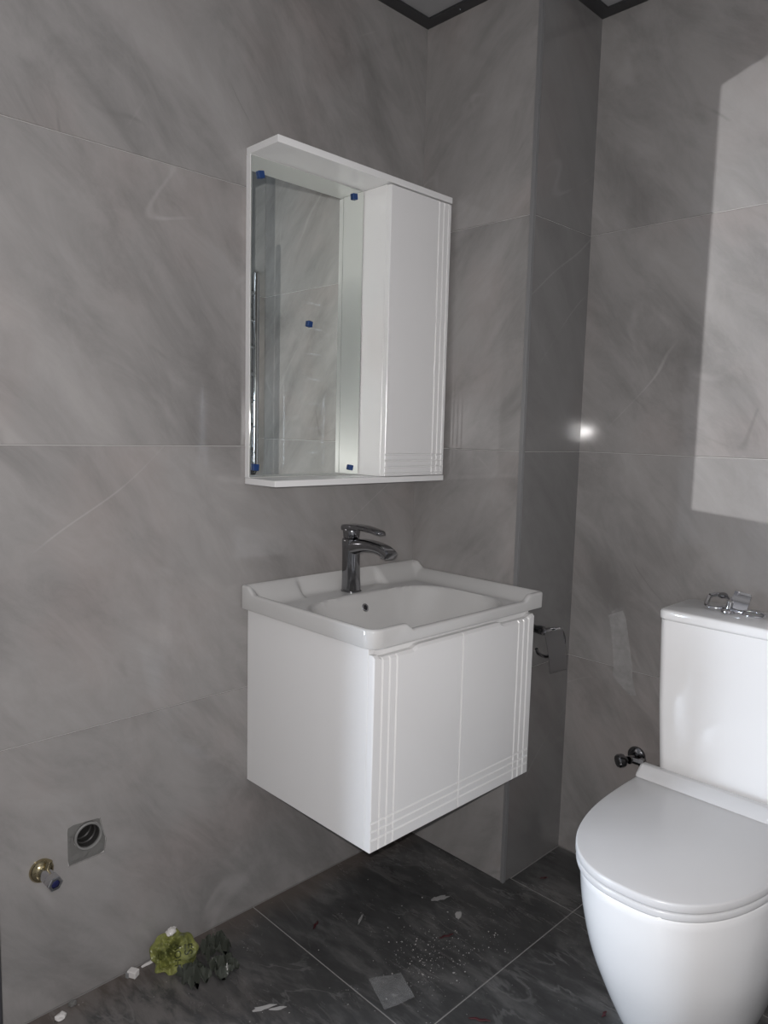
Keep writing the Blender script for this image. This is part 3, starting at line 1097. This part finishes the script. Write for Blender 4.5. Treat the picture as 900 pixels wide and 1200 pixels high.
# ------------------------------------------------------------------ towel radiator on the short right wall (seen in the mirror)
tr = thing('towel_radiator', 'chrome ladder towel radiator on the right wall, seen in the mirror', 'radiator', (1.18, 0.0, 1.07))
for y in (0.212, -0.012):
    bm = lathe(bmesh.new(), [(0, 1.085), (0.0150, 1.085), (0.0155, 1.088), (0.0155, 1.880), (0.0145, 1.885), (0.010, 1.888), (0, 1.889)], (1.178, y, 0), (0, 0, 1), 24)
    part('upright', bm, M_CHROME, tr, 40)
    bm = bmesh.new()
    tube(bm, smooth_path([(1.178, y, 1.086), (1.178, y, 1.066), (1.186, y, 1.056), (1.196, y, 1.055), (1.2076, y, 1.055)], 4), 0.011, 14)
    part('inlet', bm, M_DCHROME, tr, 40)
    bm = lathe(bmesh.new(), [(0.026, 0), (0.026, 0.003), (0.022, 0.008), (0.012, 0.012), (0, 0.012)], (1.2078, y, 1.055), (-1, 0, 0), 28)
    part('rosette', bm, M_CHROME, tr, 40)
    bm = bmesh.new()
    tube(bm, [(1.19, y, 1.755), (1.2078, y, 1.755)], 0.010, 14)
    part('bracket', bm, M_DCHROME, tr, 40)
for z in (1.14, 1.25, 1.36, 1.47, 1.58, 1.69, 1.80):
    bm = bmesh.new()
    tube(bm, [(1.176 - 0.012 * math.sin(PI * k / 8), 0.205 - 0.21 * k / 8, z) for k in range(9)], 0.009, 12)
    part('rung', bm, M_STEEL, tr, 40)

# ------------------------------------------------------------------ rubbish on the floor


def crumple(n, size, seed, sharp=0.35, base=0.0, fold=7.0):
    """crumpled blob resting on its base"""
    bm = bmesh.new()
    bmesh.ops.create_icosphere(bm, subdivisions=n, radius=1.0)
    for v in bm.verts:
        d = v.co.normalized()
        a = noise.noise(d * 1.7 + Vector((seed, 0, 0)))
        b = abs(noise.noise(d * fold * 0.5 + Vector((0, seed, 0))))
        c = abs(noise.noise(d * fold + Vector((0, 0, seed))))
        r = 1.0 + sharp * (a * 0.9 - b * 0.8 - c * 0.35)
        v.co = Vector((d.x * size[0], d.y * size[1], d.z * size[2])) * r
    zs_ = [v.co.z for v in bm.verts]
    zmin = -0.62 * size[2]
    for v in bm.verts:
        if v.co.z < zmin:
            v.co.z = zmin + (v.co.z - zmin) * 0.04
    lo = min(v.co.z for v in bm.verts)
    bmesh.ops.translate(bm, verts=bm.verts, vec=(0, 0, base - lo))
    return bm


M_BAG = mat('yellow_green_plastic', (0.20, 0.225, 0.045), 0.32)
k = N(M_BAG)
tcb = k.new('ShaderNodeTexCoord')
k.put(k.b.inputs['Base Color'], k.ramp(k.noise(tcb.outputs['Object'], 28, 4, 0.6), [(0.35, (0.085, 0.095, 0.032)), (0.55, (0.20, 0.212, 0.058)), (0.7, (0.26, 0.265, 0.10))]))
bp = Vector((0.058, -0.828, 0))
nr = (CAM - bp).normalized()
rr_ = (RGT - nr * RGT.dot(nr)).normalized()
uu_ = nr.cross(rr_).normalized()
bag = thing('plastic_bag', 'crumpled yellow-green printed plastic bag at the foot of the left wall', 'plastic bag', bp)
bm = bmesh.new()
bmesh.ops.create_icosphere(bm, subdivisions=5, radius=1.0)
for v in bm.verts:
    d = v.co.normalized()
    e = noise.noise(Vector((d.x * 2.1, d.y * 2.1, 4.0)))
    # creases running across the flattened bag
    cr_ = abs(noise.noise(Vector((d.x * 3.1 + d.y * 1.4, d.y * 2.2 - d.x * 1.1, 9.0 + d.z * 0.6))))
    cr2 = abs(noise.noise(Vector((d.x * 6.5, d.y * 6.0, 2.0 + d.z))))
    rad = 1.0 + 0.34 * e
    q = rr_ * (d.x * rad * 0.054) + uu_ * (d.y * rad * 0.046) + nr * (d.z * (0.028 - (0.045 - 0.034 * sstep((d.x + 0.05) / 0.3)) * cr_ - 0.008 * cr2))
    q = q + bp + Vector((0, 0, 0.036))
    q.z = max(q.z, 0.0006 + 0.02 * max(0, q.z * 0))
    q.x = max(q.x, 0.0012)
    v.co = q
bag_body = part('bag', bm, M_BAG, bag, 25)
M_INK = mat('dark_print', (0.03, 0.035, 0.015), 0.5)


def lettering(txt, size, name, parent, origin, right, up, nrm):
    cu = bpy.data.curves.new('t', 'FONT')
    cu.body = txt
    cu.size = size
    cu.extrude = 0.0003
    cu.align_x = 'CENTER'
    cu.align_y = 'CENTER'
    t = bpy.data.objects.new('t', cu)
    COL.objects.link(t)
    bpy.context.view_layer.update()
    me = bpy.data.meshes.new_from_object(t.evaluated_get(bpy.context.evaluated_depsgraph_get()))
    bpy.data.objects.remove(t)
    bpy.data.curves.remove(cu)
    bm = bmesh.new()
    bm.from_mesh(me)
    bpy.data.meshes.remove(me)
    bmesh.ops.triangulate(bm, faces=bm.faces[:])
    bmesh.ops.subdivide_edges(bm, edges=bm.edges[:], cuts=1)
    Mx = Matrix((right, up, nrm)).transposed().to_4x4()
    bmesh.ops.transform(bm, matrix=Mx, verts=bm.verts)
    bmesh.ops.translate(bm, verts=bm.verts, vec=origin)
    # settle the print on the bag's surface
    from mathutils.bvhtree import BVHTree
    tmp = bmesh.new()
    tmp.from_mesh(bag_body.data)
    tree = BVHTree.FromBMesh(tmp)
    tmp.free()
    for v in bm.verts:
        hit = tree.ray_cast(v.co - bp + nrm * 0.08, -nrm)
        if hit[0] is not None:
            v.co = hit[0] + bp + nrm * (0.0006 + (v.co - origin).dot(nrm) * 0.3)
    return part(name, bm, M_INK, bag_body, False, False)


ang = math.radians(-82)
r2 = rr_ * math.cos(ang) + uu_ * math.sin(ang)
u2 = nr.cross(r2).normalized()
ct = bp + Vector((0, 0, 0.036)) + nr * 0.03
lettering('ES', 0.026, 'print', bag, ct + rr_ * 0.030 + uu_ * 0.006, r2, u2, nr)
lettering('AOH', 0.021, 'print', bag, ct + rr_ * 0.008 - uu_ * 0.006, r2, u2, nr)

M_GREEN = mat('dark_green_plastic', (0.105, 0.115, 0.095), 0.24)


def sheet(sz, sd, n=26):
    """crumpled sheet: ragged outline, sharp ridges, lying on the floor"""
    bm = bmesh.new()
    V = []
    for i in range(n + 1):
        row = []
        for j in range(n + 1):
            u, v = i / n * 2 - 1, j / n * 2 - 1
            a = math.atan2(v, u)
            rad = 0.80 + 0.38 * noise.noise(Vector((math.cos(a) * 1.6 + sd, math.sin(a) * 1.6, sd)))
            q = Vector((u * 1.35 + sd, v * 1.35, 0))
            h = 1 - abs(noise.noise(q)) * 2.6
            h2 = 1 - abs(noise.noise(q * 2.3 + Vector((5, 0, 0)))) * 2.2
            e = max(abs(u), abs(v))
            zz = max(0.0, 0.78 * h + 0.22 * h2) * sz[2] * 2.0 * (1 - 0.55 * e ** 3)
            sh = noise.noise_vector(q * 1.4) * 0.15
            row.append(bm.verts.new(((u * rad + sh.x) * sz[0] * 1.15, (v * rad + sh.y) * sz[1] * 1.15, 0.0012 + zz)))
        V.append(row)
    for i in range(n):
        for j in range(n):
            bm.faces.new((V[i][j], V[i + 1][j], V[i + 1][j + 1], V[i][j + 1]))
    bmesh.ops.solidify(bm, geom=bm.faces[:], thickness=0.0006)
    lo = min(v.co.z for v in bm.verts)
    bmesh.ops.translate(bm, verts=bm.verts, vec=(0, 0, 0.0003 - lo))
    return bm



for i, (loc, sz, sd, lb) in enumerate((
        ((0.118, -0.812, 0), (0.034, 0.030, 0.018), 8.2, 'crumpled dark green film nearest the camera, beside the yellow-green bag'),
        ((0.078, -0.735, 0), (0.024, 0.034, 0.026), 5.7, 'crumpled dark green film behind, towards the vanity'),
        ((0.140, -0.745, 0), (0.030, 0.030, 0.016), 1.4, 'flattened dark green film scrap furthest from the wall'))):
    bm = sheet(sz, sd)
    o = obj('plastic_film', bm, M_GREEN, None, 30)
    o.location = loc
    tag(o, lb, 'plastic film', 'dark green film scraps')
# white wad on the bag
bm = crumple(3, (0.011, 0.014, 0.010), 2.2, 0.4, 0.0, 4)
o = obj('paper_wad', bm, mat('white_paper', (0.62, 0.60, 0.58), 0.8), None, 40)
wad = bp + Vector((0, 0, 0.036)) - rr_ * 0.012 + uu_ * 0.036
o.location = wad + nr * 0.006
tag(o, 'small white paper wad on top of the yellow-green bag', 'paper wad')

M_PLASTER = mat('white_plaster', (0.60, 0.58, 0.565), 0.8)
# white plastic clip by the wall
cl = thing('plastic_clip', 'small white plastic clip lying by the left wall', 'clip', (0.022, -0.912, 0))
bm = nb(-0.010, 0.012, -0.008, 0.009, 0.0003, 0.015, 0.0015, 2)
bmesh.ops.rotate(bm, verts=bm.verts, cent=(0, 0, 0), matrix=Matrix.Rotation(0.5, 3, 'Z'))
bmesh.ops.translate(bm, verts=bm.verts, vec=cl.location)
part('block', bm, M_PLASTER, cl)
bm = nb(-0.012, -0.004, -0.011, -0.008, 0.0003, 0.012, 0.0006, 1)
bmesh.ops.rotate(bm, verts=bm.verts, cent=(0, 0, 0), matrix=Matrix.Rotation(0.5, 3, 'Z'))
bmesh.ops.translate(bm, verts=bm.verts, vec=cl.location)
part('tab', bm, mat('grey_plastic', (0.2, 0.2, 0.2), 0.5), cl)


def chunk(name, loc, sz, sd, m, label, cat, group=None, rz=0.0, sub=2, sharp=0.4):
    o = obj(name, crumple(sub, sz, sd, sharp, 0.0003, 3), m)
    o.location = loc
    o.rotation_euler.z = rz
    return tag(o, label, cat, group)


chunk('plaster_chunk', (0.036, -1.078, 0), (0.010, 0.013, 0.008), 4.4, M_PLASTER, 'white plaster chunk at the lower left by the wall', 'plaster chunk', 'plaster chunks')
chunk('plaster_chunk', (0.016, -1.045, 0), (0.008, 0.010, 0.007), 6.1, M_MORTAR, 'grey mortar chunk touching the left wall near its foot', 'plaster chunk', 'plaster chunks')
chunk('plaster_stick', (0.012, -0.868, 0), (0.004, 0.020, 0.004), 9.1, M_PLASTER, 'thin pale splinter between the white clip and the yellow-green bag', 'splinter')

M_RED = mat('dark_red_plastic', (0.050, 0.010, 0.013), 0.4)
reds = [(0.168, -0.497, 0.006, 0.016, 0.5, 'short dark red scrap on the floor below the left side of the vanity'),
        (0.419, -0.285, 0.006, 0.020, -0.35, 'dark red scrap in the middle of the floor tile below the vanity'),
        (0.640, -0.433, 0.006, 0.023, -0.95, 'dark red scrap at the bottom edge of the picture, left of the toilet'),
        (0.446, 0.105, 0.005, 0.012, -0.5, 'dark red scrap in the nook behind the tiled box'),
        (0.815, -0.222, 0.006, 0.010, 0.2, 'dark red scrap at the foot of the toilet')]
for i, (x, y, a, b, rz, lb) in enumerate(reds):
    bm = bmesh.new()
    pts = [(0.0015 * math.sin(k * 1.3 + i), -b + 2 * b * k / 8, a * 0.55 + 0.001 * math.sin(k * 2.1 + i)) for k in range(9)]
    tube(bm, pts, a * 0.5, 8, [a * 0.5 * (0.35 + 0.65 * math.sin(PI * (k + 0.5) / 9)) for k in range(9)])
    for v in bm.verts:
        v.co.z = max(v.co.z * 0.8, 0.0003)
    o = obj('plastic_scrap', bm, M_RED, None, 40)
    o.location = (x, y, 0)
    o.rotation_euler.z = rz
    tag(o, lb, 'plastic scrap', 'dark red scraps on the floor')

# pale flakes
M_SCRAPE = mat('pale_scrapings', (0.36, 0.352, 0.345), 0.8)
M_FLAKE = film_material('pale_flake', (0.33, 0.325, 0.32), 0.75, 0.6)


def flake(loc, outline, label, material=M_FLAKE, rz=0.0, name='paint_flake', group='pale flakes'):
    bm = bmesh.new()
    top_ = [Vector((a, b, 0.0010 + 0.0006 * noise.noise(Vector((a * 200, b * 200, 1))))) for a, b in outline]
    bot_ = [Vector((a, b, 0.0002)) for a, b in outline]
    loft(bm, [bot_, top_])
    o = obj(name, bm, material)
    o.location = loc
    o.rotation_euler.z = rz
    return tag(o, label, 'flake', group)


def ragged(lx, ly, n, sd):
    rnd = random.Random(sd)
    return [(lx * math.cos(2 * PI * k / n) * rnd.uniform(0.5, 1.1), ly * math.sin(2 * PI * k / n) * rnd.uniform(0.5, 1.1)) for k in range(n)]


flake((0.306, -0.182, 0), ragged(0.011, 0.034, 15, 1), 'long pale smear-like flake on the floor under the vanity', rz=-0.35)
flake((0.386, -0.199, 0), ragged(0.009, 0.018, 11, 5), 'small bright flake on the floor right of the long pale one', M_SCRAPE, 0.55)
flake((0.225, -0.395, 0), ragged(0.004, 0.026, 11, 9), 'narrow pale sliver on the floor left of the long flake', rz=0.5)
flake((0.300, -0.748, 0), ragged(0.008, 0.030, 13, 4), 'white scraped flake near the bottom edge right of the green film', M_SCRAPE, -0.4)
flake((0.322, -0.728, 0), ragged(0.006, 0.020, 11, 12), 'smaller white scraped flake beside the bottom-edge one', M_SCRAPE, -0.55)
# clear film sheet on the floor
E0, E1 = ((0.398, -0.530), (0.488, -0.568)), ((0.432, -0.461), (0.506, -0.492))
Lf = [tuple(Vector(E0[0]).lerp(Vector(E0[1]), t / 8)) for t in range(9)]
Rf = [tuple(Vector(E1[0]).lerp(Vector(E1[1]), t / 8)) for t in range(9)]
fo = obj('film_sheet', strip_mesh(Lf, Rf, lambda a, b, l: Vector((a, b, l)), 0.0012, 0.010), film_material('clear_sheet', (0.42, 0.42, 0.42), 0.36, 0.2), None, 60)
tag(fo, 'square piece of clear film lying on the dark floor tile', 'film sheet')
# plaster crumbs scattered on the tile: too many to count
bm = bmesh.new()
for i in range(520):
    if i < 380:
        x, y = R.gauss(0.43, 0.055), R.gauss(-0.36, 0.065)
    elif i < 440:
        x, y = R.gauss(0.50, 0.03), R.gauss(-0.23, 0.05)
    else:
        x, y = R.uniform(0.05, 0.75), R.uniform(-0.9, 0.0)
    s = R.choice((0.0004, 0.0005, 0.0006, 0.0007, 0.0009, 0.0017)) * R.uniform(0.7, 1.2)
    b = bmesh.new()
    bmesh.ops.create_icosphere(b, subdivisions=1, radius=1)
    a_, b_, c_ = R.uniform(0.6, 1.4), R.uniform(0.6, 1.4), R.uniform(0.4, 0.8)
    for v in b.verts:
        v.co = Vector((v.co.x * a_ * s * R.uniform(0.7, 1.2), v.co.y * b_ * s * R.uniform(0.7, 1.2), v.co.z * c_ * s))
    merge(bm, b, Matrix.Translation((x, y, c_ * s * 0.9)))
o = obj('plaster_crumbs', bm, mat('grey_plaster', (0.36, 0.35, 0.34), 0.8))
tag(o, 'fine white plaster crumbs scattered over the dark floor', 'crumbs', None, 'stuff')
